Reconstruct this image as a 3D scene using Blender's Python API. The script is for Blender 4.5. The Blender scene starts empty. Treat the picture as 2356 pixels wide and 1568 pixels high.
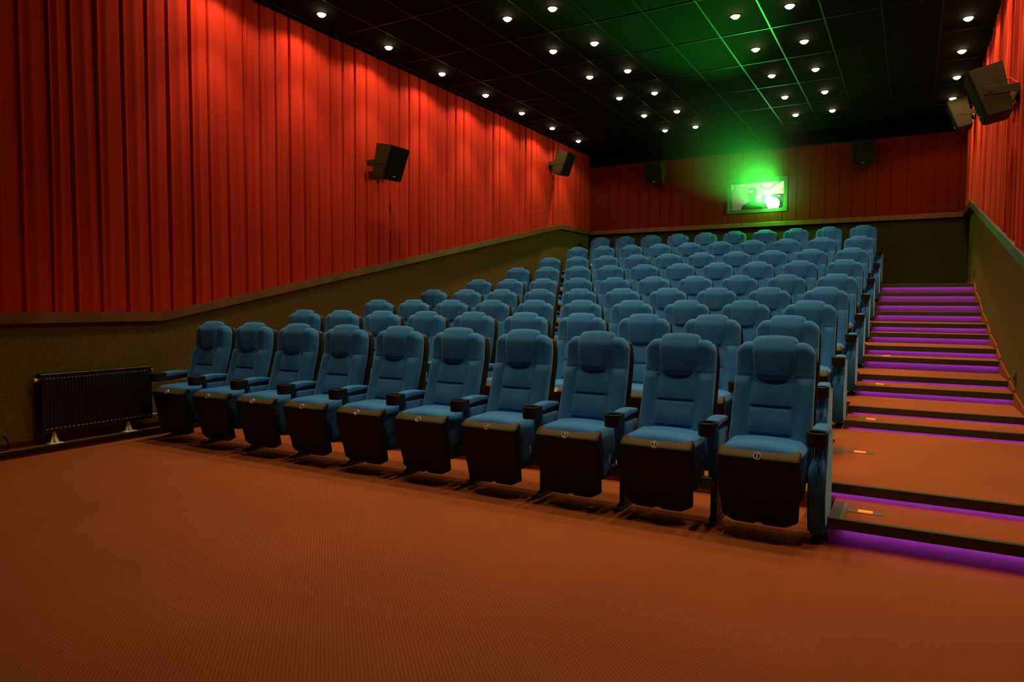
import bpy, bmesh, math, random
from mathutils import Vector, Matrix
random.seed(7)
C = bpy.context.scene.collection
SC = bpy.context.scene

# ------------------------------------------------------------------ camera, world, exposure
cam_d = bpy.data.cameras.new('camera')
cam_d.sensor_width = 36.0
cam_d.lens = 1593.28 / 2356.0 * 36.0
cam_d.clip_end = 100
cam = bpy.data.objects.new('camera', cam_d)
C.objects.link(cam)
RR = ((0.86614158, 0.49977620, 0.00474441), (-0.03098023, 0.04421135, 0.99854173), (-0.49883764, 0.86502549, -0.05377647))
cm = Matrix(((RR[0][0], RR[1][0], -RR[2][0], 0.68339), (RR[0][1], RR[1][1], -RR[2][1], -4.29971),
             (RR[0][2], RR[1][2], -RR[2][2], 1.26025), (0, 0, 0, 1)))
cam.matrix_world = cm
SC.camera = cam

w = bpy.data.worlds.new('world'); SC.world = w
w.use_nodes = True
w.node_tree.nodes['Background'].inputs[0].default_value = (1.0, 0.72, 0.42, 1)
w.node_tree.nodes['Background'].inputs[1].default_value = 0.004
SC.view_settings.view_transform = 'Standard'
SC.view_settings.look = 'None'
SC.view_settings.gamma = 1.0
SC.view_settings.use_curve_mapping = False
SC.view_settings.exposure = 0.5
SC.cycles.use_denoising = True
SC.cycles.max_bounces = 8
SC.cycles.volume_bounces = 0
SC.cycles.sample_clamp_indirect = 4.0

WARM = (1.0, 0.74, 0.42)
P_MID = 42.0      # watts of a downlight over seats and floor
P_CORE = 54.0
P_WALL = 20.0     # watts of a downlight beside the curtains
MID_CONE, WALL_CONE = 88.0, 152.0

# ------------------------------------------------------------------ dimensions
XL, XR, YB, ZC, YF = -5.62, 1.50, 10.03, 4.50, -7.5
KC = (ZC - 1.260) / (4.256 - 1.260)      # the ceiling lamps were measured on a plane at 4.256 m
def cxy(x, y): return .683 + (x - .683) * KC, -4.30 + (y + 4.30) * KC
S = 0.56
PITCH = 1.2009
ROW_Z = [0, .1019, .2223, .3704, .5524, .7941, 1.0362, 1.3146, 1.6061]
ROW_X = [0, -.117, -.113, -.102, -.102, -.116, -.118, -.102, -.112]
ROW_DY = [-.027, .013, .040, -.015, -.044, .007, .007, .007, .006]
ROW_Y = [i * PITCH + ROW_DY[i] for i in range(9)]
AX = 0.225        # left edge of the stairs
STEPS = [(-.37, .147), (.05, .235), (2.02, .309), (2.42, .379), (3.22, .481), (3.62, .556), (4.42, .687), (4.82, .793),
         (5.62, .916), (6.02, 1.033), (6.83, 1.175), (7.22, 1.312), (8.03, 1.456), (8.42, 1.604)]
RAIL_L = [(YF, 1.165), (-.20, 1.165), (8.45, 2.875), (YB, 2.875)]   # top edge of the wooden rail (y, z)

# ------------------------------------------------------------------ materials
def mat(name, col, rough=.8, metal=0, spec=.3, sheen=0, noise=None, bump=None, emit=None, coords='Object', sheen_col=None):
    m = bpy.data.materials.new(name); m.use_nodes = True
    nt = m.node_tree; b = nt.nodes['Principled BSDF']
    b.inputs['Base Color'].default_value = (*col, 1)
    b.inputs['Roughness'].default_value = rough
    b.inputs['Metallic'].default_value = metal
    b.inputs['Specular IOR Level'].default_value = spec
    if sheen:
        b.inputs['Sheen Weight'].default_value = sheen
        b.inputs['Sheen Roughness'].default_value = .45
        if sheen_col: b.inputs['Sheen Tint'].default_value = (*sheen_col, 1)
    tc = nt.nodes.new('ShaderNodeTexCoord')
    if noise:      # (scale, colour2, low, high)
        n = nt.nodes.new('ShaderNodeTexNoise'); n.inputs['Scale'].default_value = noise[0]; n.inputs['Detail'].default_value = 3
        nt.links.new(tc.outputs[coords], n.inputs['Vector'])
        r = nt.nodes.new('ShaderNodeValToRGB')
        r.color_ramp.elements[0].position = noise[2]; r.color_ramp.elements[1].position = noise[3]
        r.color_ramp.elements[0].color = (*col, 1); r.color_ramp.elements[1].color = (*noise[1], 1)
        nt.links.new(n.outputs['Fac'], r.inputs[0]); nt.links.new(r.outputs[0], b.inputs['Base Color'])
    if bump:       # (scale, strength, distance)
        n2 = nt.nodes.new('ShaderNodeTexNoise'); n2.inputs['Scale'].default_value = bump[0]; n2.inputs['Detail'].default_value = 2
        nt.links.new(tc.outputs[coords], n2.inputs['Vector'])
        bp = nt.nodes.new('ShaderNodeBump'); bp.inputs['Strength'].default_value = bump[1]; bp.inputs['Distance'].default_value = bump[2]
        nt.links.new(n2.outputs['Fac'], bp.inputs['Height']); nt.links.new(bp.outputs[0], b.inputs['Normal'])
    if emit:
        b.inputs['Emission Color'].default_value = (*emit[0], 1); b.inputs['Emission Strength'].default_value = emit[1]
    return m

def carpet_mat():
    m = mat('orange_brown_carpet', (.30, .070, .012), rough=.95, spec=.1)
    nt = m.node_tree; b = nt.nodes['Principled BSDF']
    tc = nt.nodes.new('ShaderNodeTexCoord')
    sep = nt.nodes.new('ShaderNodeSeparateXYZ'); nt.links.new(tc.outputs['Object'], sep.inputs[0])
    def wave(sock, k):
        mu = nt.nodes.new('ShaderNodeMath'); mu.operation = 'MULTIPLY'; mu.inputs[1].default_value = k
        nt.links.new(sock, mu.inputs[0])
        si = nt.nodes.new('ShaderNodeMath'); si.operation = 'SINE'; nt.links.new(mu.outputs[0], si.inputs[0]); return si.outputs[0]
    a1 = nt.nodes.new('ShaderNodeMath'); a1.operation = 'ADD'; nt.links.new(sep.outputs[0], a1.inputs[0]); nt.links.new(sep.outputs[1], a1.inputs[1])
    s1 = nt.nodes.new('ShaderNodeMath'); s1.operation = 'SUBTRACT'; nt.links.new(sep.outputs[0], s1.inputs[0]); nt.links.new(sep.outputs[1], s1.inputs[1])
    az = nt.nodes.new('ShaderNodeMath'); az.operation = 'ADD'; nt.links.new(a1.outputs[0], az.inputs[0]); nt.links.new(sep.outputs[2], az.inputs[1])
    sz = nt.nodes.new('ShaderNodeMath'); sz.operation = 'SUBTRACT'; nt.links.new(s1.outputs[0], sz.inputs[0]); nt.links.new(sep.outputs[2], sz.inputs[1])
    pr = nt.nodes.new('ShaderNodeMath'); pr.operation = 'ADD'
    nt.links.new(wave(az.outputs[0], 306), pr.inputs[0])
    hv = nt.nodes.new('ShaderNodeMath'); hv.operation = 'MULTIPLY'; hv.inputs[1].default_value = .45; nt.links.new(wave(sz.outputs[0], 540), hv.inputs[0])
    nt.links.new(hv.outputs[0], pr.inputs[1])
    n = nt.nodes.new('ShaderNodeTexNoise'); n.inputs['Scale'].default_value = 260; n.inputs['Detail'].default_value = 2
    nt.links.new(tc.outputs['Object'], n.inputs['Vector'])
    n2 = nt.nodes.new('ShaderNodeTexNoise'); n2.inputs['Scale'].default_value = 1.3; n2.inputs['Detail'].default_value = 4
    nt.links.new(tc.outputs['Object'], n2.inputs['Vector'])
    sm = nt.nodes.new('ShaderNodeMath'); sm.operation = 'MULTIPLY_ADD'; sm.inputs[1].default_value = .09
    nt.links.new(pr.outputs[0], sm.inputs[0]); nt.links.new(n.outputs['Fac'], sm.inputs[2])
    r = nt.nodes.new('ShaderNodeValToRGB'); r.color_ramp.elements[0].position = .25; r.color_ramp.elements[1].position = .8
    r.color_ramp.elements[0].color = (.20, .042, .009, 1); r.color_ramp.elements[1].color = (.46, .132, .034, 1)
    nt.links.new(sm.outputs[0], r.inputs[0])
    mx = nt.nodes.new('ShaderNodeMixRGB'); mx.blend_type = 'MULTIPLY'; mx.inputs[0].default_value = 1
    r2 = nt.nodes.new('ShaderNodeValToRGB'); r2.color_ramp.elements[0].position = .3; r2.color_ramp.elements[1].position = .7
    r2.color_ramp.elements[0].color = (.86, .88, .9, 1); r2.color_ramp.elements[1].color = (1, 1, 1, 1)
    nt.links.new(n2.outputs['Fac'], r2.inputs[0]); nt.links.new(r.outputs[0], mx.inputs[1]); nt.links.new(r2.outputs[0], mx.inputs[2])
    nt.links.new(mx.outputs[0], b.inputs['Base Color'])
    bp = nt.nodes.new('ShaderNodeBump'); bp.inputs['Strength'].default_value = .6; bp.inputs['Distance'].default_value = .003
    nt.links.new(sm.outputs[0], bp.inputs['Height']); nt.links.new(bp.outputs[0], b.inputs['Normal'])
    return m

M = {}
M['carpet'] = carpet_mat()
M['curtain'] = mat('red_curtain_cloth', (.45, .025, .011), rough=.85, spec=.05, sheen=.10, sheen_col=(1, .35, .10), bump=(90, .15, .002))
M['red_panel'] = mat('red_wall_fabric', (.17, .013, .007), rough=.9, spec=.08, bump=(120, .2, .002))
M['wall'] = mat('speckled_brown_wall_felt', (.115, .075, .018), rough=.95, spec=.1, noise=(120, (.22, .155, .045), .42, .72), bump=(90, .4, .004))
M['wall_shaded'] = mat('wall_felt_painted_shaded', (.030, .028, .008), rough=.95, spec=.05, noise=(150, (.055, .050, .016), .45, .70), bump=(90, .4, .004))  # same felt as the side walls, darkened to stand for grazing light
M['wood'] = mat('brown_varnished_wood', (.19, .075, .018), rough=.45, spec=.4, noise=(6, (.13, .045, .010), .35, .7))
M['wood_shaded'] = mat('rail_wood_painted_shaded', (.050, .024, .008), rough=.5, spec=.3)  # same wood as the left rail, shade seen from below put into the colour
M['dark_red'] = mat('dark_red_skirting_carpet', (.10, .010, .006), rough=.95, spec=.05)
M['ceiling'] = mat('black_ceiling_tile', (.0035, .0026, .0022), rough=.9, spec=.06, bump=(60, .2, .003))
M['grid'] = mat('dark_ceiling_grid_metal', (.006, .0055, .005), rough=.45, spec=.25)
M['blue'] = mat('blue_velour', (.022, .124, .315), rough=.85, spec=.10, sheen=.38, sheen_col=(.4, .75, 1), noise=(7, (.030, .152, .375), .35, .65), bump=(300, .15, .001))
M['blue2'] = mat('blue_velour_arm', (.032, .170, .440), rough=.85, spec=.10, sheen=.30, sheen_col=(.55, .85, 1), bump=(300, .15, .001))
M['plastic'] = mat('dark_brown_moulded_plastic', (.008, .010, .004), rough=.55, spec=.3, bump=(400, .1, .0006))
M['rim_lit'] = mat('seat_plastic_painted_lit', (.075, .050, .017), rough=.65, spec=.15)  # same plastic as the shell, warm light on its top band painted in
M['black'] = mat('black_steel', (.012, .011, .009), rough=.45, spec=.4)
M['bracket'] = mat('olive_grey_steel', (.07, .06, .03), rough=.5, spec=.4)
M['badge'] = mat('silver_badge', (.82, .80, .74), rough=.28, metal=.7)
M['ink'] = mat('dark_blue_badge_print', (.012, .010, .05), rough=.5)
M['nosing'] = mat('dark_bronze_step_nosing', (.050, .036, .014), rough=.5, spec=.4)
M['edge_bronze'] = mat('bronze_edge_plate', (.14, .095, .03), rough=.45, spec=.4)  # bronze is the metal's own colour
M['speaker'] = mat('matte_dark_speaker_box', (.042, .032, .011), rough=.8, spec=.2)
M['grille'] = mat('black_speaker_cloth', (.016, .014, .009), rough=.95, spec=.1)
M['white'] = mat('cream_enamel', (.90, .90, .62), rough=.4)
M['pipe'] = mat('white_painted_pipe', (.75, .68, .52), rough=.35)
M['copper'] = mat('brass_fitting', (.75, .42, .16), rough=.3, metal=.9)
M['radiator'] = mat('dark_brown_radiator_paint', (.012, .007, .005), rough=.35, spec=.5)
M['lamp'] = mat('warm_lamp_glass', (1, .9, .7), emit=((1.0, .80, .46), 40.0))
M['ring'] = mat('dark_lamp_ring', (.08, .06, .04), rough=.4, metal=.6)
M['orange_led'] = mat('orange_marker_lens', (.6, .1, .03), emit=((1.0, .06, .01), 3.2))
M['booth'] = mat('pale_booth_paint', (.62, .62, .55), rough=.8)
M['frame'] = mat('dark_brown_window_frame', (.08, .05, .02), rough=.45)
M['cloth_dark'] = mat('dark_shirt_cloth', (.03, .035, .03), rough=.9)
M['skin'] = mat('skin', (.36, .20, .13), rough=.6)
M['hair'] = mat('dark_hair', (.02, .014, .01), rough=.6)
M['duct'] = mat('pale_flexible_hose', (.7, .72, .7), rough=.4)
M['lens'] = mat('projector_lens_light', (.8, 1, .8), emit=((.45, 1.0, .40), 60.0))
M['outlet'] = mat('worn_steel_outlet', (.16, .12, .07), rough=.4, metal=.5)
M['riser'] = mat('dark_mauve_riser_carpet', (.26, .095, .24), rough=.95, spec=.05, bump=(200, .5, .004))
M['lilac'] = mat('worn_metal_plate', (.16, .12, .08), rough=.4, metal=.3)

def led_mat():
    m = mat('violet_led_strip', (.3, .1, .4)); nt = m.node_tree; b = nt.nodes['Principled BSDF']
    b.inputs['Emission Color'].default_value = (.60, .17, .85, 1)
    tc = nt.nodes.new('ShaderNodeTexCoord'); sp = nt.nodes.new('ShaderNodeSeparateXYZ'); nt.links.new(tc.outputs['Object'], sp.inputs[0])
    mu = nt.nodes.new('ShaderNodeMath'); mu.operation = 'MULTIPLY'; mu.inputs[1].default_value = 2 * math.pi / .034; nt.links.new(sp.outputs[0], mu.inputs[0])
    si = nt.nodes.new('ShaderNodeMath'); si.operation = 'SINE'; nt.links.new(mu.outputs[0], si.inputs[0])
    r = nt.nodes.new('ShaderNodeMapRange'); r.inputs[1].default_value = .0; r.inputs[2].default_value = .9
    r.inputs[3].default_value = LED * .5; r.inputs[4].default_value = LED * 1.8
    nt.links.new(si.outputs[0], r.inputs[0]); nt.links.new(r.outputs[0], b.inputs['Emission Strength'])
    return m
LED = 10.0
M['led'] = led_mat()

def glass_mat():
    m = bpy.data.materials.new('booth_window_glass'); m.use_nodes = True
    nt = m.node_tree; nt.nodes.clear()
    o = nt.nodes.new('ShaderNodeOutputMaterial'); t = nt.nodes.new('ShaderNodeBsdfTransparent'); g = nt.nodes.new('ShaderNodeBsdfGlossy')
    g.inputs['Roughness'].default_value = .01
    f = nt.nodes.new('ShaderNodeFresnel'); f.inputs[0].default_value = 1.5
    mx = nt.nodes.new('ShaderNodeMixShader')
    nt.links.new(f.outputs[0], mx.inputs[0]); nt.links.new(t.outputs[0], mx.inputs[1]); nt.links.new(g.outputs[0], mx.inputs[2])
    nt.links.new(mx.outputs[0], o.inputs[0]); return m
M['glass'] = glass_mat()

# ------------------------------------------------------------------ mesh helpers
def obj(name, bm, material, parent=None, smooth=False, autosmooth=None):
    me = bpy.data.meshes.new(name)
    bmesh.ops.recalc_face_normals(bm, faces=bm.faces[:])
    bm.to_mesh(me); bm.free()
    ms = material if isinstance(material, (list, tuple)) else [material]
    for x in ms: me.materials.append(x)
    if smooth:
        for p in me.polygons: p.use_smooth = True
    if autosmooth:
        for p in me.polygons: p.use_smooth = True
        me.set_sharp_from_angle(angle=math.radians(autosmooth))
    o = bpy.data.objects.new(name, me); C.objects.link(o)
    if parent: o.parent = parent
    return o

def tag(o, label=None, cat=None, group=None, kind=None):
    if label: o['label'] = label
    if cat: o['category'] = cat
    if group: o['group'] = group
    if kind: o['kind'] = kind
    return o

def thing(name, label, cat, loc=(0, 0, 0), rz=0, group=None):
    o = bpy.data.objects.new(name, None); C.objects.link(o)
    o.location = loc; o.rotation_euler = (0, 0, rz); o.empty_display_size = .1
    return tag(o, label, cat, group)

def copy_tree(o, parent=None):
    c = o.copy(); C.objects.link(c)
    if parent: c.parent = parent
    for ch in KIDS.get(o.name, []): copy_tree(ch, c)
    return c
KIDS = {}
def index_kids():
    KIDS.clear()
    for o in bpy.data.objects:
        if o.parent: KIDS.setdefault(o.parent.name, []).append(o)

def NB(): return bmesh.new()
def box(bm, x0, x1, y0, y1, z0, z1, bev=0, seg=2):
    v = [bm.verts.new(p) for p in ((x0, y0, z0), (x1, y0, z0), (x1, y1, z0), (x0, y1, z0), (x0, y0, z1), (x1, y0, z1), (x1, y1, z1), (x0, y1, z1))]
    fs = [bm.faces.new([v[i] for i in q]) for q in ((0, 3, 2, 1), (4, 5, 6, 7), (0, 1, 5, 4), (1, 2, 6, 5), (2, 3, 7, 6), (3, 0, 4, 7))]
    if bev:
        es = set(e for f in fs for e in f.edges)
        bmesh.ops.bevel(bm, geom=list(es), offset=bev, segments=seg, affect='EDGES', profile=.5)
    return bm

def rbox(hx, hy, hz, r, nx=6, ny=4, nz=6, fn=None, cr=3):
    """rounded box centred at 0 made of six grids; fn(x,y,z)->(x,y,z) deforms"""
    bm = NB()
    def axis(h, n):
        a = []
        for i in range(cr): a.append(-h + r * i / cr)
        for i in range(n + 1): a.append(-(h - r) + 2 * (h - r) * i / n)
        for i in range(1, cr + 1): a.append(h - r + r * i / cr)
        return a
    X, Y, Z = axis(hx, nx), axis(hy, ny), axis(hz, nz)
    cache = {}
    def P(x, y, z):
        k = (round(x, 6), round(y, 6), round(z, 6))
        if k not in cache:
            i = Vector((max(-(hx - r), min(hx - r, x)), max(-(hy - r), min(hy - r, y)), max(-(hz - r), min(hz - r, z))))
            d = Vector((x, y, z)) - i
            p = i + d.normalized() * r if d.length > 1e-9 else i
            if fn: p = Vector(fn(p.x, p.y, p.z))
            cache[k] = bm.verts.new(p)
        return cache[k]
    def grid(U, V, mk):
        for a in range(len(U) - 1):
            for b in range(len(V) - 1):
                try: bm.faces.new((mk(U[a], V[b]), mk(U[a + 1], V[b]), mk(U[a + 1], V[b + 1]), mk(U[a], V[b + 1])))
                except ValueError: pass
    for s in (-1, 1):
        grid(X, Y, lambda u, v: P(u, v, s * hz)); grid(X, Z, lambda u, v: P(u, s * hy, v)); grid(Y, Z, lambda u, v: P(s * hx, u, v))
    return bm

def prism(bm, poly, axis, a, b):
    """extrude a 2D polygon; axis 'x': poly=(y,z); 'y': poly=(x,z); 'z': poly=(x,y)"""
    def p(u, v, t): return {'x': (t, u, v), 'y': (u, t, v), 'z': (u, v, t)}[axis]
    A = [bm.verts.new(p(u, v, a)) for u, v in poly]; B = [bm.verts.new(p(u, v, b)) for u, v in poly]
    fs = [bm.faces.new(A[::-1]), bm.faces.new(B)]
    n = len(poly)
    for i in range(n): fs.append(bm.faces.new((A[i], A[(i + 1) % n], B[(i + 1) % n], B[i])))
    return fs, A, B

def lathe(bm, prof, n=24, cx=0, cy=0, cz=0, mx=None):
    rings = []
    for r, z in prof:
        if r < 1e-6: rings.append([bm.verts.new((cx, cy, cz + z))])
        else: rings.append([bm.verts.new((cx + r * math.cos(2 * math.pi * i / n), cy + r * math.sin(2 * math.pi * i / n), cz + z)) for i in range(n)])
    for a, b in zip(rings, rings[1:]):
        for i in range(n):
            j = (i + 1) % n
            if len(a) == 1 and len(b) > 1: bm.faces.new((a[0], b[i], b[j]))
            elif len(b) == 1 and len(a) > 1: bm.faces.new((a[i], a[j], b[0]))
            elif len(a) > 1: bm.faces.new((a[i], a[j], b[j], b[i]))
    if mx:
        for r_ in rings:
            for v in r_: v.co = mx @ v.co
    return bm

def tube(bm, pts, r, n=10):
    pts = [Vector(p) for p in pts]; rings = []
    for i, p in enumerate(pts):
        t = (pts[min(i + 1, len(pts) - 1)] - pts[max(i - 1, 0)]).normalized()
        u = t.cross(Vector((0, 0, 1)))
        if u.length < .1: u = t.cross(Vector((1, 0, 0)))
        u.normalize(); v = t.cross(u)
        rr = r[i] if isinstance(r, (list, tuple)) else r
        rings.append([bm.verts.new(p + rr * (math.cos(2 * math.pi * k / n) * u + math.sin(2 * math.pi * k / n) * v)) for k in range(n)])
    for a, b in zip(rings, rings[1:]):
        for k in range(n): bm.faces.new((a[k], a[(k + 1) % n], b[(k + 1) % n], b[k]))
    bm.faces.new(rings[0][::-1]); bm.faces.new(rings[-1])
    return bm

def rail_z(y):
    for (a, za), (b, zb) in zip(RAIL_L, RAIL_L[1:]):
        if y <= b: return za + (zb - za) * (y - a) / (b - a)
    return RAIL_L[-1][1]

ORD = ['first', 'second', 'third', 'fourth', 'fifth', 'sixth', 'seventh', 'eighth', 'ninth', 'tenth', 'eleventh', 'twelfth', 'thirteenth', 'fourteenth']

# ------------------------------------------------------------------ room shell
bm = NB(); box(bm, XL - .2, XR + .2, YF, YB + .2, -.2, 0)
tag(obj('floor', bm, M['carpet']), 'orange brown carpet on the flat floor before the seats', kind='structure')

bm = NB(); box(bm, XL - .2, XR + .2, YF, YB + .2, ZC, ZC + .2)
ceil = tag(obj('ceiling', bm, M['ceiling']), 'black tiled ceiling', kind='structure')
bm = NB()
T = .5325 * KC
x = cxy(-.7375, 0)[0] - 12 * T
while x < XR:
    if x > XL: box(bm, x - .009, x + .009, YF, YB, ZC - .004, ZC)
    x += T
y = cxy(0, 2.68)[1] - 18 * T
while y < YB:
    box(bm, XL, XR, y - .009, y + .009, ZC - .0042, ZC)
    y += 2 * T
g = obj('ceiling_grid', bm, M['grid'], ceil); tag(g, 'thin dark metal grid between the ceiling tiles')

def side_wall(name, x0, x1, label):
    bm = NB()
    poly = [(YF, 0), (YB + .2, 0)] + [(y, z - .04) for y, z in RAIL_L[::-1]]
    poly[1] = (YB, 0)
    prism(bm, poly, 'x', x0, x1)
    box(bm, x0 - .12 if x0 < 0 else x1, x0 if x0 < 0 else x1 + .12, YF, YB, 0, ZC)
    return tag(obj(name, bm, M['wall']), label, kind='structure')
side_wall('wall_left', XL - .05, XL, 'speckled brown felt lower wall left of the seats, rising with the rows')
side_wall('wall_right', XR, XR + .05, 'speckled brown felt wall beside the stairs')

# back wall: lower felt, upper red fabric with a hole for the projection window
WX0, WX1, WZ0, WZ1 = -2.61, -1.46, 3.07, 3.75
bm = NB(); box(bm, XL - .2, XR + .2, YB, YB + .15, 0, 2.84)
tag(obj('wall_back', bm, M['wall_shaded']), 'felt lower back wall behind the last row, with its dimness painted in', kind='structure')
bm = NB()
seams = [-5.142, -4.918, -4.701, -4.46, -4.228, -3.99, -3.76, -3.53, -3.30, -3.073, -2.845, -2.581, -2.315, -2.05, -1.8, -1.55, -1.3, -1.05, -.8,
         -.557, -.342, -.12, .061, .287, .535, .761, .955, 1.165, 1.33]
xs = [XL - .05] + seams + [XR + .05]
for a, b in zip(xs, xs[1:]):
    a2, b2 = a + .004, b - .004
    spans = [(2.80, ZC)]
    cuts = [(a2, b2)]
    for (p, q) in cuts:
        if q < WX0 or p > WX1: box(bm, p, q, YB - .012, YB + .15, 2.80, ZC, .003, 1)
        else:
            if p < WX0: box(bm, p, WX0, YB - .012, YB + .15, 2.80, ZC, .003, 1)
            if q > WX1: box(bm, WX1, q, YB - .012, YB + .15, 2.80, ZC, .003, 1)
            pp, qq = max(p, WX0), min(q, WX1)
            if qq - pp > .01:
                box(bm, pp, qq, YB - .012, YB + .15, 2.80, WZ0, .003, 1); box(bm, pp, qq, YB - .012, YB + .15, WZ1, ZC, .003, 1)
for (p, q, r, s) in ((XL - .05, WX0, 2.80, ZC), (WX1, XR + .05, 2.80, ZC), (WX0, WX1, 2.80, WZ0), (WX0, WX1, WZ1, ZC)):
    box(bm, p, q, YB, YB + .14, r, s)
tag(obj('wall_back', bm, M['red_panel']), 'red fabric panels of the upper back wall around the projection window', kind='structure')

bm = NB(); box(bm, XL, XR, YB - .16, YB + .1, 4.275, ZC)
tag(obj('trim_5', bm, M['ceiling']), 'black boxed soffit along the top of the back wall', kind='structure')

# wooden rails
def rail_side(name, xa, xb, label, m=None):
    bm = NB()
    top = RAIL_L; bot = [(y, z - .088) for y, z in RAIL_L]
    prism(bm, top + bot[::-1], 'x', xa, xb)
    es = [e for e in bm.edges if abs(e.verts[0].co.x - e.verts[1].co.x) < 1e-5]
    bmesh.ops.bevel(bm, geom=es, offset=.006, segments=2, affect='EDGES')
    return tag(obj(name, bm, m or M['wood']), label, kind='structure')
rail_side('trim_1', XL - .02, XL + .078, 'brown wooden rail under the left curtain, bending up with the rows')
rail_side('trim_2', XR - .105, XR + .02, 'wooden rail under the right curtain, shade painted into its colour', M['wood_shaded'])
bm = NB(); box(bm, XL + .05, XR - .05, YB - .062, YB + .02, 2.787, 2.875, .006)
tag(obj('trim_3', bm, M['wood']), 'brown wooden rail across the back wall', kind='structure')

# ------------------------------------------------------------------ curtains
FOLDS_L = [-3.0, -2.8, -2.55, -2.3, -2.08, -1.85, -1.62, -1.394, -1.17, -.995, -.776, -.539, -.308, -.103, .143, .348, .569, .796, 1.0, 1.214, 1.412, 1.635, 1.859, 2.069, 2.275,
           2.489, 2.713, 2.946, 3.174, 3.38, 3.594, 3.833, 4.065, 4.286, 4.517, 4.756, 4.983, 5.197, 5.396, 5.623, 5.874, 6.089,
           6.321, 6.566, 6.781, 7.003, 7.232, 7.455, 7.68, 7.898, 8.136, 8.367, 8.592, 8.836, 9.052, 9.311, 9.539, 9.78]
def curtain(name, folds, xw, sgn, label, depth):
    """pleated cloth: flat panels, each tucked under the next at a sharp fold. sgn=+1: room lies at +x"""
    ys = [YF + .01]; y = YF + .2
    while y < folds[0] - .15: ys.append(y); y += random.uniform(.19, .24)
    ys += folds + [YB - .02]
    par = [(random.uniform(.55, 1.25), random.uniform(-.012, .012), random.uniform(.2, .8), random.uniform(-.5, .5)) for _ in ys]
    U = [0, .012, .03, .055, .09, .14, .2, .28, .36, .45, .54, .63, .72, .8, .87, .92, .955, .98]
    NZ = 14
    cols = []
    for i in range(len(ys) - 1):
        d, off, ph, sk = par[i]
        for u in U:
            cols.append((ys[i], ys[i + 1], u, d, off, ph, sk))
    cols.append((ys[-2], ys[-1], 1.0, *par[-2]))
    bm = NB(); grid = []
    for (y0, y1, u, d, off, ph, sk) in cols:
        col = []
        for k in range(NZ + 1):
            t = k / NZ
            yy = y0 + (y1 - y0) * u
            zb = rail_z(yy) - .03
            z = zb + (ZC - zb) * t
            f1 = math.exp(-(u / .032) ** 2) + math.exp(-((1 - u) / .030) ** 2) * .8      # tucked folds
            lip = .50 * math.exp(-((u - .085) / .040) ** 2)                                  # rolled edge beside the fold
            belly = .16 * math.sin(math.pi * min(1, u * 1.02))
            sec = .28 * d * math.exp(-((u - .35 - .3 * ph - sk * .18 * (1 - t)) / (.05 + .05 * ph)) ** 2)
            fade = .75 + .25 * t
            h = depth * (1.0 + off * 8 + belly + lip * d * (.6 + .4 * t) + sec * fade - 1.15 * f1 * min(1.1, max(.25, 1.35 * d - .35)))
            yy2 = yy + off * (1 - t) * 1.2 * math.sin(3 * t + ph * 6)
            col.append(bm.verts.new((xw + sgn * (.006 + max(0.001, h)), min(YB - .02, yy2), z)))
        grid.append(col)
    for a, b in zip(grid, grid[1:]):
        for k in range(NZ): bm.faces.new((a[k], b[k], b[k + 1], a[k + 1]))
    # back sheet gives the cloth thickness
    back = [[bm.verts.new((xw + sgn * .001, v.co.y, v.co.z)) for v in (c[0], c[-1])] for c in (grid[0], grid[-1])]
    bm.faces.new((grid[0][0], grid[0][-1], back[0][1], back[0][0])); bm.faces.new((grid[-1][0], grid[-1][-1], back[1][1], back[1][0]))
    o = obj(name, bm, M['curtain'], smooth=True)
    return tag(o, label, 'curtain', 'pleated wall curtains')
curtain('wall_curtain', FOLDS_L, XL, 1, 'long pleated red curtain covering the left wall above the rail', .040)
fr = [1.6]
while fr[-1] < YB - .4: fr.append(fr[-1] + random.uniform(.19, .26))
curtain('wall_curtain', fr, XR, -1, 'narrower pleated red curtain on the wall above the stairs', .058)

# ------------------------------------------------------------------ plinth along the left wall, skirting
bm = NB()
box(bm, XL, -5.515, YF, .35, 0, .052)
pl = tag(obj('trim_4', bm, M['dark_red']), 'low carpeted ledge along the foot of the left wall', kind='structure')
bm = NB(); box(bm, XL, -5.51, YF, .35, .052, .066); obj('ledge_top', bm, M['carpet'], pl)
bm = NB(); box(bm, -5.512, -5.500, YF, .35, .040, .068, .002, 1); obj('ledge_edge', bm, M['black'], pl)
bm = NB(); box(bm, XL, XL + .012, YF, .35, .066, .108)
tag(obj('baseboard_left', bm, M['dark_red']), 'dark red carpet skirting on the left wall', kind='structure')

# ------------------------------------------------------------------ seating platforms
for i in range(1, 9):
    y0 = ROW_Y[i - 1] + .34; y1 = ROW_Y[i] + .34 if i < 8 else YB
    x1 = AX if i > 1 else AX
    bm = NB(); box(bm, XL, x1, y0, YB if i == 8 else y1 + .05, -.02, ROW_Z[i])
    o = obj('floor', bm, M['carpet'])
    tag(o, 'carpeted platform under the %s row of seats' % (ORD[i]), kind='structure')

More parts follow.
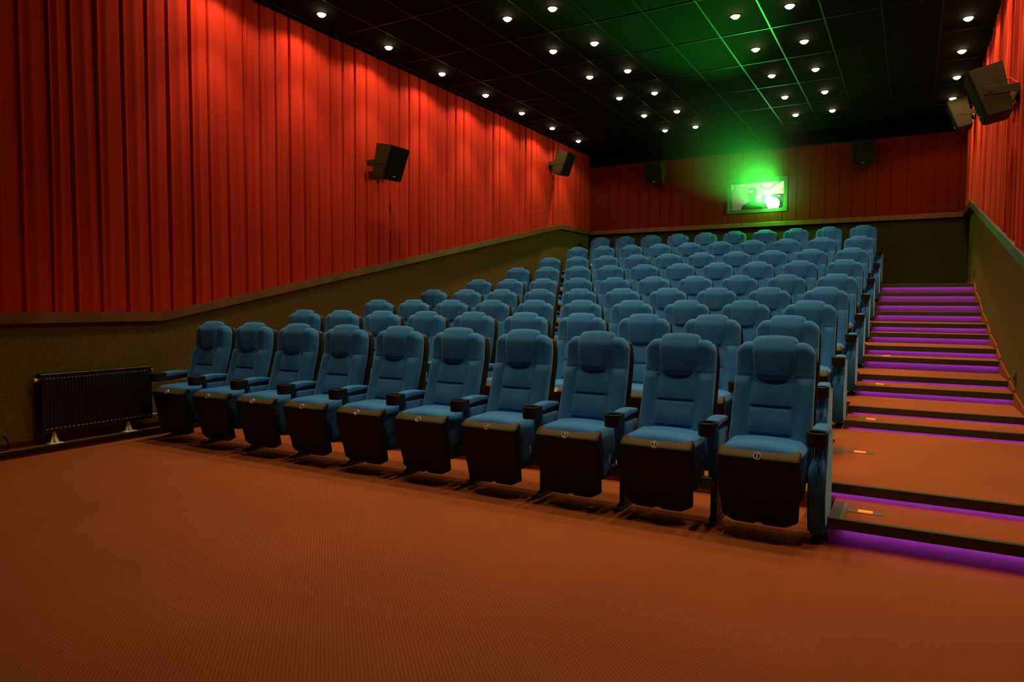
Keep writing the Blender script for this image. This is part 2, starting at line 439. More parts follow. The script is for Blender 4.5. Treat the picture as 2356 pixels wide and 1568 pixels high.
# ------------------------------------------------------------------ stairs
def stair(i):
    y, z = STEPS[i]
    xl = .335 if i == 0 else (.208 if i == 1 else AX)
    yend = (STEPS[i + 1][0] + .05) if i + 1 < len(STEPS) else YB
    zprev = STEPS[i - 1][1] if i else 0
    bm = NB(); box(bm, xl, XR, y + .045, yend, -.02, z - .004)
    half = 'half step' if i % 2 == 0 else 'landing'
    s = tag(obj('stair_step', bm, M['carpet']), '%s step of the aisle stairs from the bottom' % ORD[i], kind='structure')
    bm = NB(); box(bm, xl, XR, y + .006, YB if i + 1 == len(STEPS) else yend, z - .006, z)
    obj('tread_carpet', bm, M['carpet'], s)
    nh = .050
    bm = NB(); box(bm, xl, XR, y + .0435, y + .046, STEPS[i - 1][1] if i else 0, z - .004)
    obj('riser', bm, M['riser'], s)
    bm = NB(); box(bm, xl - .004, XR, y, y + .012, z - nh - .005, z + .0015, .003, 2); box(bm, xl - .004, XR, y + .006, y + .0435, z - nh, z - .010)
    box(bm, xl - .004, XR, y + .004, y + .035, z - .004, z + .0015)
    obj('nosing', bm, M['nosing'], s)
    # LED strip tucked under the nosing against the riser
    bm = NB()
    x0 = xl + (.04 if i else .07)
    box(bm, x0, XR - .015, y + .014, y + .022, z - nh - .004, z - nh)
    tag(obj('led_strip', bm, M['led']), 'violet led strip glowing under the edge of the %s stair step from the bottom' % ORD[i], 'light strip', 'led strips under the stair edges')
for i in range(len(STEPS)): stair(i)

# carpet stringer along the right wall following the stairs
bm = NB()
prev = 0
pts = []
for i, (y, z) in enumerate(STEPS):
    y2 = STEPS[i + 1][0] if i + 1 < len(STEPS) else YB
    z2 = STEPS[i + 1][1] if i + 1 < len(STEPS) else z
    poly = [(y + .005, z), (y2 + .04, z), (y2 + .04, z2 + .012), (y2 - .03, z2 + .012), (y + .03, z + .045), (y + .005, z + .030)]
    if i + 1 == len(STEPS): poly = [(y + .005, z), (YB, z), (YB, z + .06), (y + .03, z + .045), (y + .005, z + .03)]
    prism(bm, poly, 'x', XR - .014, XR)
tag(obj('baseboard_right', bm, M['carpet']), 'orange carpet skirting stepping up the wall beside the stairs', kind='structure')

# end plate beside the first step
t = tag(obj('edge_plate', box(NB(), .338, .385, -.365, -.02, .147, .1500, .001, 1), M['nosing']), 'dark metal plate on the left end of the lowest stair step', 'plate')
obj('bright_strip', box(NB(), .386, .412, -.365, -.02, .147, .1505, .001, 1), M['edge_bronze'], t)

tag(obj('edge_plate', box(NB(), .222, .305, .96, 1.15, .235, .2375, .001, 1), M['edge_bronze']), 'bronze metal plate on the carpet of the second stair landing beside the seats', 'plate')
# orange marker lights set in the treads
MK = [(0, .50, -.165), (1, .40, 1.06), (2, .415, 2.17), (4, .43, 3.40), (6, .45, 4.60)]
for si, x, y in MK:
    z = STEPS[si][1]
    t = thing('marker_light', 'small orange floor marker light in a steel plate on the %s stair step' % ORD[si], 'marker light', (x, y, z), 0, 'floor markers on the stairs')
    bm = NB(); box(bm, -.085, .085, -.032, .032, 0, .004, .0015, 1); obj('plate', bm, M['lilac'], t)
    bm = NB(); box(bm, -.035, .035, -.014, .014, .004, .009, .002, 2); obj('lens', bm, M['orange_led'], t)

# ------------------------------------------------------------------ cinema chairs
def lean(z):
    d = .84 - z; k = .05
    soft = .5 * (d + math.sqrt(d * d + k * k))      # ~max(0, d)
    return -.31 * soft + .05 * max(0, z - .84)
def sstep(a, b, x):
    t = max(0, min(1, (x - a) / (b - a))); return t * t * (3 - 2 * t)

def back_fn(x, y, z):
    zz = z + .669
    f = 1 if y < 0 else 0
    wsc = 1 + .035 * (1 - sstep(.3, .75, zz)) - .025 * sstep(.97, 1.055, zz) ** 2
    ax = abs(x)
    yy = y
    if f:
        bol = sstep(.115, .165, ax) * (1 - sstep(.80, .86, zz))
        yy -= .016 * bol
        yy -= .010 * (1 - (ax / .22) ** 2)
        if ax < .135:
            k = 1 - sstep(.10, .125, ax)
            yy += k * (.011 * math.exp(-((zz - .673) / .0045) ** 2) + .011 * math.exp(-((zz - .520) / .0045) ** 2))
            yy -= k * .008 * (math.sin(math.pi * max(0, min(1, (zz - .52) / .153))) if .52 < zz < .673 else 0)
            yy -= k * .006 * (math.sin(math.pi * max(0, min(1, (zz - .673) / .15))) if .673 < zz < .823 else 0)
            yy -= k * .012 * (1 - sstep(.44, .51, zz))
        yy += .005 * math.exp(-((ax - .118) / .006) ** 2) * (1 if zz < .83 else 0)
        yy += .006 * math.exp(-((zz - .845) / .005) ** 2) * sstep(.11, .125, ax)
    # rounded shoulders
    drop = .026 * sstep(.14, .225, ax) ** 1.6 * sstep(.85, 1.0, zz)
    return (x * wsc, yy + lean(zz) - .005, zz - drop)

def head_fn(x, y, z):
    zz = z + .953
    t = (zz - .82) / .26
    wsc = .82 + .18 * sstep(-.1, .75, t)
    ax = abs(x) / .124
    yy = y
    if y < 0: yy -= .014 * (1 - ax * ax) + .012 * math.sin(math.pi * max(0, min(1, t)))
    zz2 = zz - .012 * ax * ax * sstep(.5, 1, t) + .010 * ax * ax * (1 - sstep(0, .4, t))
    # the pad rolls backward over the top of the backrest
    yy += .026 * sstep(.68, 1.0, t)
    return (x * wsc, yy + lean(zz) - .030, zz2)

def seat_fn(x, y, z):
    # tipped cushion, centre (0,-.30,.335)
    zz = z + .335; yy = y - .31
    top = sstep(.36, .49, zz)
    zz += top * (.020 * (1 - (x / .215) ** 2) + .02 * (yy + .31))
    yy += .10 * (1 - sstep(.17, .45, zz)) * (1 if y < 0 else .3)
    wx = 1 - .04 * (1 - sstep(.2, .4, zz))
    return (x * wx, yy, zz)

def shell_fn(x, y, z):
    # black moulded underside of the tipped seat, centre z .27, half .195
    zz = z + .285; yy = y
    ax = abs(x)
    if y < 0:
        yy += .006 * (ax / .21) ** 2
        inner = (1 - sstep(.165, .178, ax)) * (1 - sstep(.412, .427, zz)) * sstep(.10, .115, zz)
        yy += .007 * inner
        if inner > .3:
            gx = .075 + .07 * ((zz - .10) / .28) ** 2
            yy += .006 * math.exp(-((ax - gx) / .0045) ** 2)
            rr = math.hypot(x, zz - .275)
            if zz < .262 and ax < .035: yy -= .0035 * math.exp(-((rr - .034) / .004) ** 2)
    # bottom edge: raised corners and a small notch
    lowk = 1 - sstep(.07, .16, zz)
    zz += lowk * (.028 * sstep(.13, .21, ax) + .010 * (1 if ax < .022 else 0))
    tilt = -.475 + .085 * (1 - sstep(.05, .46, zz)) ** 1.0
    tilt += .050 * sstep(.440, .498, zz) ** 1.4
    wx = 1 - .06 * (1 - sstep(.07, .35, zz))
    return (x * wx, yy + tilt, zz)

def disc_mx(): return Matrix.Translation((0, -.494, .4645)) @ Matrix.Rotation(math.radians(62), 4, 'X')

PANEL = [(-.335, .045), (-.375, .14), (-.388, .26), (-.388, .36), (-.376, .40), (-.35, .428), (-.318, .448), (-.306, .48), (-.306, .575), (-.05, .575), (-.03, .44), (-.05, .16), (-.09, .045)]
PANEL_LOW = PANEL[:7] + [(-.06, .44), (-.05, .16), (-.09, .045)]
def panel_bm(cx, side, hw=.044, poly=None):
    bm = NB(); fs, A, B = prism(bm, poly or PANEL, 'x', cx - hw, cx + hw)
    es = [e for e in bm.edges if abs(e.verts[0].co.x - e.verts[1].co.x) < 1e-5]
    bmesh.ops.bevel(bm, geom=es, offset=.012, segments=3, affect='EDGES', clamp_overlap=True)
    for v in bm.verts:
        k = sstep(.40, .46, v.co.z)
        u = (v.co.x - cx) * side
        if u < 0: v.co.x = cx + side * (u * (1 - .45 * k))
    return bm

def arm_parts(t, cx, end, side=1):
    """armrest at x=cx: pad, support, cup holder, standard"""
    obj('armrest_pad', rbox(.037, .140, .026, .018, 3, 8, 2, lambda x, y, z: (cx + x * (1 - .12 * sstep(0, .14, y)), y - .205, z * (1 - .30 * sstep(-.1, .14, y)) + .590 - .012 * (y / .14) ** 2 + .004), 4), M['blue2'], t, smooth=True)
    obj('arm_support', rbox(.030, .14, .022, .012, 2, 4, 1, lambda x, y, z: (cx + x, y - .21, z + .552 + .010 * sstep(-.14, .14, y)), 2), M['black'], t, smooth=True)
    bm = NB(); ro, ri = .053, .044
    lathe(bm, [(0, 0), (ro * .93, 0), (ro * .98, .008), (ro, .066), (ro, .073), (ro - .003, .076), (ri + .002, .076), (ri, .072), (ri * .95, .012), (0, .010)], 28, cx, -.418, .532)
    prism(bm, [(cx - .0500, -.405), (cx - .040, -.335), (cx + .040, -.335), (cx + .0500, -.405), (cx + .034, -.379), (cx, -.369), (cx - .034, -.379)], 'z', .534, .606)
    obj('cup_holder', bm, M['plastic'], t, autosmooth=40)
    if end:
        obj('end_panel', panel_bm(cx, side, .044, PANEL if side > 0 else PANEL_LOW), M['blue2'], t, autosmooth=35)
    else:
        bm = rbox(.040, .115, .15, .014, 3, 3, 6, lambda x, y, z: (cx + x * (.62 + .38 * sstep(-.15, .15, z)), y - .205 + .03 * (1 - sstep(-.15, .05, z)), z + .395), 2)
        obj('side_panel', bm, M['blue2'], t, smooth=True)
        bm = NB(); box(bm, cx - .058, cx + .012, -.325, -.27, .205, .272, .004, 2)
        obj('bracket', bm, M['bracket'], t)
    bm = NB(); box(bm, cx - .018, cx + .018, -.255, -.13, .02, .40, .005, 2)
    obj('leg', bm, M['black'], t)
    lg = t
    bm = NB(); box(bm, cx - .030, cx + .030, -.345, -.05, .0, .014, .003, 2); box(bm, cx - .020, cx + .020, -.28, -.11, .012, .03, .004, 2)
    for yy in (-.32, -.075): lathe(bm, [(0, .020), (.009, .020), (.009, .013)], 8, cx, yy, 0)
    obj('foot', bm, M['black'], t)

def make_chair(kind, label):
    t = thing('cinema_seat', label, 'seat')
    # plastic back shell
    def sh(x, y, z):
        zz = z + .645
        return (x * (1 + .02 * (1 - sstep(.3, .8, zz)) - .06 * sstep(.9, 1, zz) ** 2), y + lean(zz) + .064, zz - .018 * sstep(.12, .23, abs(x)) * sstep(.8, 1, zz))
    obj('back_shell', rbox(.226, .022, .385, .030, 6, 1, 10, sh, 2), M['plastic'], t, smooth=True)
    obj('backrest', rbox(.220, .052, .375, .046, 44, 2, 90, back_fn, 4), M['blue'], t, smooth=True)
    obj('headrest', rbox(.124, .040, .130, .034, 14, 2, 14, head_fn, 4), M['blue'], t, smooth=True)
    obj('seat_cushion', rbox(.212, .155, .165, .050, 12, 8, 10, seat_fn, 4), M['blue2'], t, smooth=True)
    sh_o = obj('seat_shell', rbox(.210, .030, .210, .020, 60, 2, 64, shell_fn, 4), [M['plastic'], M['rim_lit']], t, smooth=True)
    for p in sh_o.data.polygons:
        if p.center.z > .452: p.material_index = 1
    bm = NB(); lathe(bm, [(0, .0035), (.0155, .0035), (.0165, .0045), (.0205, .0045), (.0215, .003), (.0215, -.004)], 28)
    bd = obj('number_badge', bm, M['badge'], t, autosmooth=40)
    bd.matrix_local = disc_mx()
    arm_parts(t, S / 2, kind == 'aisle', 1)
    if kind == 'wall': arm_parts(t, -S / 2, True, -1)
    return t

def number_mesh(n):
    cu = bpy.data.curves.new('num', 'FONT'); cu.body = str(n); cu.size = .030 if n < 10 else .021; cu.extrude = .0008; cu.offset = .0009
    cu.align_x = 'CENTER'; cu.align_y = 'CENTER'
    o = bpy.data.objects.new('num', cu); C.objects.link(o)
    dg = bpy.context.evaluated_depsgraph_get(); dg.update()
    me = bpy.data.meshes.new_from_object(o.evaluated_get(dg)); me.name = 'seat_number'
    bpy.data.objects.remove(o); me.materials.clear(); me.materials.append(M['badge_num'])
    return me
M['badge_num'] = mat('pale_badge_figure', (.85, .83, .78), rough=.3, metal=.3)

protos = {'mid': make_chair('mid', ''), 'aisle': make_chair('aisle', ''), 'wall': make_chair('wall', '')}
index_kids()
used = set()
ROWN = ['front row', 'second row', 'third row', 'fourth row', 'fifth row', 'sixth row', 'seventh row', 'eighth row', 'back row']
SEATN = ['at the stairs', 'second from the stairs', 'third from the stairs', 'fourth from the stairs', 'fifth from the stairs', 'sixth from the stairs',
         'fourth from the left wall', 'third from the left wall', 'second from the left wall', 'at the left wall']
ZB = Matrix.Identity(4)
for r in range(9):
    for s in range(10):          # s = 0 at the stairs
        kind = 'aisle' if s == 0 else ('wall' if s == 9 else 'mid')
        p = protos[kind]
        if kind not in used: o = p; used.add(kind)
        else: o = copy_tree(p)
        o.location = (ROW_X[r] - s * S, ROW_Y[r], ROW_Z[r])
        extra = 'with badge number %d' % (s + 1) if r == 0 else ('with blue end panel' if s == 0 else 'with dark plastic seat shell')
        if r == 0: lab = 'blue velour cinema seat %s, %s, %s' % (SEATN[s], 'front row', extra)
        else: lab = 'blue velour cinema seat %s, in the %s' % (SEATN[s], ROWN[r] + (' from the front' if r < 8 else ''))
        tag(o, lab, 'seat', 'blue cinema seats in the ' + ROWN[r])
        if r == 0:
            bd = [c for c in bpy.data.objects if c.parent == o and c.name.startswith('number_badge')][0]
            bm = NB(); lathe(bm, [(0, .0042), (.0135, .0042), (.0135, .0030)], 24)
            ik = obj('badge_disc', bm, M['ink'], bd)
            nm = bpy.data.objects.new('seat_number', number_mesh(s + 1)); C.objects.link(nm); nm.parent = bd; nm.location = (0, 0, .0052)

# ------------------------------------------------------------------ downlights
def light_obj(name, power, cone, blend, radius, aim=(0, 0, -1)):
    d = bpy.data.lights.new(name, 'SPOT'); d.energy = power; d.color = WARM; d.spot_size = math.radians(cone); d.spot_blend = blend
    d.shadow_soft_size = radius
    o = bpy.data.objects.new(name, d); C.objects.link(o)
    o.rotation_mode = 'QUATERNION'
    o.rotation_quaternion = Vector(aim).to_track_quat('-Z', 'Y')
    return o

def make_downlight(label, wall):
    t = thing('ceiling_spotlight', label, 'spotlight')
    bm = NB(); lathe(bm, [(.045, .002), (.047, -.004), (.057, -.006), (.060, -.003), (.060, .001)], 28)
    obj('ring', bm, M['ring'], t, autosmooth=50)
    bm = NB(); lathe(bm, [(0, -.032), (.018, -.030), (.033, -.022), (.042, -.010), (.045, .001)], 24)
    obj('lamp_glass', bm, M['lamp'], t, smooth=True)
    l = light_obj('bulb', P_WALL if wall else P_MID, WALL_CONE if wall else MID_CONE, .35 if wall else .8, .03)
    l.parent = t; l.location = (0, 0, -.045)
    if wall:
        l2 = light_obj('bulb', P_CORE, 70, .7, .03); l2.parent = t; l2.location = (0, 0, -.046)
    return t
LP_wall, LP_mid = make_downlight('', True), make_downlight('', False)
index_kids()
first = {'w': LP_wall, 'm': LP_mid}
def place_light(x, y, wall, label, group):
    k = 'w' if wall else 'm'
    if first.get(k): o = first.pop(k)
    else: o = copy_tree(SRC[k])
    o.location = (*cxy(x, y), ZC); tag(o, label, 'spotlight', group)
SRC = dict(first)
DY = 1.068
for k in range(-1, 7):
    y = 1.09 + k * DY
    lab = ('ceiling spotlight in the row along the left curtain, %s from the front' % ORD[k]) if k >= 0 else 'ceiling spotlight beside the left curtain, beyond the top edge of the view'
    place_light(-4.73, y, True, lab, 'spotlights along the left curtain')
cols = [(-3.10, 2.132, 6, 'left of the two closest middle columns'), (-2.575, 2.141, 6, 'right hand column of the left middle pair'),
        (-1.0, 3.24, 5, 'left hand column of the pair above the projector'), (-.473, 3.25, 5, 'right hand column of the pair above the projector')]
names = ['left column of the left lamp pair', 'right column of the left lamp pair',
         'left column of the projector side lamp pair', 'right column of the projector side lamp pair']
for ci, (x, y0, n, _) in enumerate(cols):
    for k in range(-3 if ci < 2 else -4, n):
        y = y0 + k * 1.075
        vis = k >= 0
        if not vis and (k % 2): pass
        lab = ('%s ceiling spotlight from the front in the %s' % (ORD[k], names[ci])) if vis else 'ceiling spotlight over the open floor, beyond the top edge of the view'
        place_light(x, y, False, lab, 'spotlights in the ' + names[ci] if vis else 'spotlights over the open floor')
for k in range(-5, 4):
    y = 4.476 + k * 1.0785
    vis = k >= 0
    lab = ('ceiling spotlight in the row along the right curtain, %s from the front' % ORD[k]) if vis else 'ceiling spotlight beside the right curtain, beyond the top edge of the view'
    place_light(1.10, y, True, lab, 'spotlights along the right curtain' if vis else 'right spotlights beyond the view')

# ------------------------------------------------------------------ wall loudspeakers
def speaker(loc, rz, label, group, tilt=12, cable=False, reach=.235):
    """box faces local -y... built facing +x (into the room); wall is behind at -x"""
    t = thing('loudspeaker', label, 'speaker', loc, rz, group)
    mx = Matrix.Rotation(math.radians(tilt), 4, 'Y')
    W2, H2 = .185, .215
    bm = NB()
    poly = [(-.13, -H2), (.055, -H2), (.125, H2), (-.13, H2)]     # (x,z) side profile
    prism(bm, poly, 'y', -W2, W2)
    bmesh.ops.bevel(bm, geom=bm.edges[:], offset=.006, segments=2, affect='EDGES')
    bm.transform(mx)
    obj('cabinet', bm, M['speaker'], t)
    bm = NB()
    n = Vector((H2 * 2, 0, -(.07))).normalized()
    A = Vector((.055, 0, -H2)); B = Vector((.125, 0, H2)); d = (B - A).normalized()
    a = A + d * .012; b = B - d * .012
    vs = []
    for off in (0.0005, .012):
        for (q, yy) in ((a, -W2 + .012), (a, W2 - .012), (b, W2 - .012), (b, -W2 + .012)):
            vs.append(bm.verts.new(q + n * off + Vector((0, yy, 0))))
    for q in ((0, 1, 2, 3), (4, 5, 6, 7), (0, 1, 5, 4), (1, 2, 6, 5), (2, 3, 7, 6), (3, 0, 4, 7)): bm.faces.new([vs[i] for i in q])
    bm.transform(mx)
    obj('grille', bm, M['grille'], t)
    bm = NB(); box(bm, -.006, .006, -.025, .025, -.006, .006, .002, 1)
    bm.transform(mx @ Matrix.Translation((.088, 0, -.165)))
    obj('badge', bm, M['badge'], t)
    bm = NB()
    for sy in (-1, 1):
        y0, y1 = (W2 + .001, W2 + .007) if sy > 0 else (-W2 - .007, -W2 - .001)
        box(bm, -reach, .045, y0, y1, -.040, .030, .002, 1)
        lathe(bm, [(0, .006), (.014, .006), (.016, 0)], 12, mx=Matrix.Translation((.0, sy * (W2 + .007), -.005)) @ Matrix.Rotation(math.radians(-90 * sy), 4, 'X'))
    box(bm, -reach - .008, -reach + .003, -W2 - .007, W2 + .007, -.040, .030, .002, 1)
    box(bm, -reach - (.055 if reach > .2 else .025), -reach - .005, -.05, .05, -.075, .065, .004, 1)
    obj('bracket', bm, M['speaker'], t)
    if cable:
        bm = NB(); tube(bm, [(-.12, -.1, .16), (-.17, -.1, .15), (-.21, -.09, .11), (-.27, -.08, .10)], .007, 8)
        obj('cable', bm, CABLE, t)
    return t
CABLE = mat('red_speaker_cable', (.7, .05, .03), rough=.5)
speaker((-5.29, 2.86, 3.09), 0, 'dark wedge loudspeaker on the left curtain, nearer the front', 'loudspeakers on the left curtain')
speaker((-5.29, 8.06, 4.01 - .02), 0, 'dark wedge loudspeaker high on the left curtain near the back corner', 'loudspeakers on the left curtain')
speaker((1.205, 3.17, 3.11), math.pi, 'large dark loudspeaker on the right curtain, nearer the camera', 'loudspeakers on the right curtain', cable=True, reach=.20)
speaker((1.205, 8.18, 4.11), math.pi, 'smaller looking loudspeaker behind the first on the right curtain', 'loudspeakers on the right curtain', cable=True, reach=.20)
speaker((-4.02, YB - .30, 3.97), -math.pi / 2, 'dark loudspeaker on the back wall left of the projection window', 'loudspeakers on the back wall', tilt=14)
speaker((-.16, YB - .30, 3.99), -math.pi / 2, 'dark loudspeaker on the back wall right of the projection window', 'loudspeakers on the back wall', tilt=14)

# ------------------------------------------------------------------ radiator, pipes, outlet
t = thing('radiator', 'dark panel radiator on two cream feet at the left wall', 'radiator', (-5.555, -.84, .066))
hy = .475
def rad_panel(x0, x1, z0, z1):
    bm = NB(); box(bm, x0, x1, -hy, hy, z0, z1, .006, 2)
    return bm
bm = rad_panel(.030, .044, .10, .585)
n = 31
for i in range(n):
    y = -hy + .035 + i * (2 * hy - .07) / (n - 1)
    box(bm, .043, .049, y - .009, y + .009, .15, .555, .003, 1)
obj('front_panel', bm, M['radiator'], t)
bm = rad_panel(-.040, -.028, .10, .585); obj('rear_panel', bm, M['radiator'], t)
bm = NB(); box(bm, -.042, .046, -hy - .004, hy + .004, .578, .592, .003, 1)
obj('top_grille', bm, M['radiator'], t)
for sy in (-1, 1): obj('side_cover', box(NB(), -.042, .046, sy * hy - .004, sy * hy + .004, .10, .585, .002, 1), M['radiator'], t)
bm = NB()
for i in range(26):
    y = -hy + .03 + i * (2 * hy - .06) / 25
    box(bm, .044, .0475, y - .010, y + .010, .128, .136, .0015, 1)
tag(obj('weld_dots', bm, mat('worn_radiator_edge', (.32, .25, .17), rough=.35), t), 'row of small pale weld marks')
for yy in (-.37, .27):
    bm = NB()
    box(bm, -.035, .045, yy - .055, yy + .055, 0, .008, .003, 1)
    fs, A, B = prism(bm, [(yy - .035, .008), (yy + .035, .008), (yy + .014, .075), (yy + .009, .112), (yy - .009, .112), (yy - .014, .075)], 'x', -.006, .008)
    prism(bm, [(-.028, .008), (.040, .008), (.016, .060), (.012, .112), (-.010, .112), (-.014, .06)], 'y', yy - .006, yy + .006)
    obj('foot', bm, M['white'], t)
bm = NB(); tube(bm, [(.0, -hy - .004, .545), (.0, -hy - .035, .545)], .014, 12); tube(bm, [(0, -hy - .03, .53), (0, -hy - .03, .56)], .010, 10)
obj('air_valve', bm, M['white'], t)
bm = NB(); tube(bm, [(0, hy, .555), (0, hy + .03, .555)], .014, 12); obj('valve', bm, M['copper'], t)
bm = NB(); tube(bm, [(0, hy, .125), (0, hy + .05, .125)], .011, 12); obj('valve', bm, M['copper'], t)

t = tag(obj('heating_pipe', tube(NB(), [(-5.552, -.36, .502), (-5.552, -.14, .511), (-5.552, .04, .508), (-5.552, .30, .506)], .013, 12), M['pipe'], autosmooth=40), 'cream heating pipe running from the radiator behind the front row', 'pipe')
bm = NB(); tube(bm, [(-5.552, -.13, .511), (-5.552, -.10, .511)], .017, 12); tube(bm, [(-5.552, -.06, .510), (-5.552, -.03, .510)], .016, 12); obj('coupling', bm, M['copper'], t)
tag(obj('heating_pipe', tube(NB(), [(-5.552, -.32, .190), (-5.552, .30, .205)], .010, 12), M['copper'], autosmooth=40), 'lower copper heating pipe beside the wall end seat', 'pipe')

t = thing('wall_outlet', 'small steel outlet on the felt wall beside the stairs', 'outlet', (XR, 3.235, .62))
obj('plate', box(NB(), -.010, 0, -.045, .045, -.06, .06, .003, 2), M['outlet'], t)
obj('socket', lathe(NB(), [(0, 0), (.018, 0), (.022, .004), (.024, 0)], 16, mx=Matrix.Translation((-.012, 0, 0)) @ Matrix.Rotation(math.radians(-90), 4, 'Y')), M['black'], t)
t = thing('wall_outlet', 'tiny dark outlet on the felt wall near the top of the stairs', 'outlet', (XR, 8.51, 1.76))
obj('plate', box(NB(), -.008, 0, -.030, .030, -.05, .05, .003, 2), M['black'], t)

# dark cable loop at the left edge
pts = [(-5.50 + .015 * math.sin(a), -1.66 + .11 * math.cos(a), .105 + .105 * math.sin(a) + .0) for a in [i * 2 * math.pi / 24 - .5 * math.pi for i in range(25)]]
pts = [(p[0] - .06, p[1], p[2] - 0.03 if p[2] > .2 else max(.074, p[2])) for p in pts]
tag(obj('cable_loop', tube(NB(), pts, .007, 8), M['black'], smooth=True), 'black cable loop standing on the ledge left of the radiator', 'cable')

# ------------------------------------------------------------------ projection window and booth
cx, cz = (WX0 + WX1) / 2, (WZ0 + WZ1) / 2
wn = thing('window_1', 'framed projection window in the back wall with a bright green projector', 'window', (cx, YB, cz))
wn['kind'] = 'structure'
hw, hh = (WX1 - WX0) / 2, (WZ1 - WZ0) / 2
bm = NB()
for (a, b, c, d) in ((-hw, hw, hh - .05, hh), (-hw, hw, -hh, -hh + .05), (-hw, -hw + .05, -hh + .05, hh - .05), (hw - .05, hw, -hh + .05, hh - .05)):
    box(bm, a, b, -.035, .15, c, d, .004, 1)
for (a, b, c, d) in ((-hw + .05, hw - .05, hh - .08, hh - .05), (-hw + .05, hw - .05, -hh + .05, -hh + .08), (-hw + .05, -hw + .08, -hh + .08, hh - .08), (hw - .08, hw - .05, -hh + .08, hh - .08)):
    box(bm, a, b, .04, .14, c, d, .003, 1)
obj('window_frame', bm, M['frame'], wn)
obj('pane', box(NB(), -hw + .06, hw - .06, .085, .091, -hh + .06, hh - .06), M['glass'], wn)
bm = NB()
bx0, bx1, by0, by1, bz0, bz1 = -3.4, -.7, YB + .15, YB + 2.0, 1.9, 4.2
box(bm, bx0, bx1, by1, by1 + .05, bz0, bz1); box(bm, bx0 - .05, bx0, by0, by1, bz0, bz1); box(bm, bx1, bx1 + .05, by0, by1, bz0, bz1)
tag(obj('wall_booth', bm, M['booth']), 'pale wall of the projection booth seen through its window', kind='structure')
tag(obj('floor_booth', box(NB(), bx0, bx1, by0, by1, bz0 - .05, bz0), M['ink']), 'floor of the projection booth', kind='structure')
tag(obj('ceiling_booth', box(NB(), bx0, bx1, by0, by1, bz1, bz1 + .05), M['booth']), 'ceiling of the projection booth', kind='structure')

# projector
PX, PY, PZ = -1.76, YB + .02, 3.258
pj = thing('film_projector', 'cinema projector behind the window with a blinding green lens', 'projector', (PX, YB + .62, 1.9))
obj('body', box(NB(), -.24, .24, -.30, .45, 1.10, 1.56, .02, 3), M['black'], pj)
obj('pedestal', box(NB(), -.2, .2, -.2, .35, 0, 1.10, .01, 2), M['black'], pj)
mxl = Matrix.Translation((0, -.30, 1.358)) @ Matrix.Rotation(math.radians(90), 4, 'X')
obj('lens_barrel', lathe(NB(), [(.135, 0), (.135, .12), (.128, .13), (.120, .125), (.112, .03), (.135, 0)], 32, mx=mxl), M['black'], pj, autosmooth=40)
obj('lens', lathe(NB(), [(0, .122), (.07, .116), (.118, .100)], 28, mx=mxl), M['lens'], pj, smooth=True)
# warm lamp lighting the booth
bl = bpy.data.lights.new('booth_bulb', 'POINT'); bl.energy = 7; bl.color = (1, .92, .75); bl.shadow_soft_size = .05
bt = thing('booth_lamp', 'small pale tube lamp at the top of the projection window', 'lamp', (-2.02, YB + .22, 3.735))
obj('tube', box(NB(), -.19, .19, -.012, .012, -.045, -.02, .006, 2), mat('booth_tube_glow', (1, 1, .8), emit=((1, 1, .55), 1.2)), bt)
bo = bpy.data.objects.new('booth_bulb', bl); C.objects.link(bo); bo.parent = bt; bo.location = (.0, 1.35, .1)
# flexible hose
pts = []
for i in range(30):
    u = i / 29
    pts.append((-2.03 + .40 * u, YB + .30, 3.665 - .10 * math.sin(math.pi * min(1, u * 1.35)) + (.02 * sstep(.74, 1, u))))
rr = [.016 + .003 * (i % 2) for i in range(30)]
tag(obj('flexible_hose', tube(NB(), pts, rr, 12), M['duct'], smooth=True), 'pale ribbed hose sagging above the projector', 'hose')
pts = [(-1.56, YB + .3, 3.70), (-1.56, YB + .3, 3.62), (-1.60, YB + .30, 3.52)]
tag(obj('flexible_hose', tube(NB(), pts, .016, 12), M['duct'], smooth=True), 'short pale hose hanging at the right end of the projection window', 'hose')

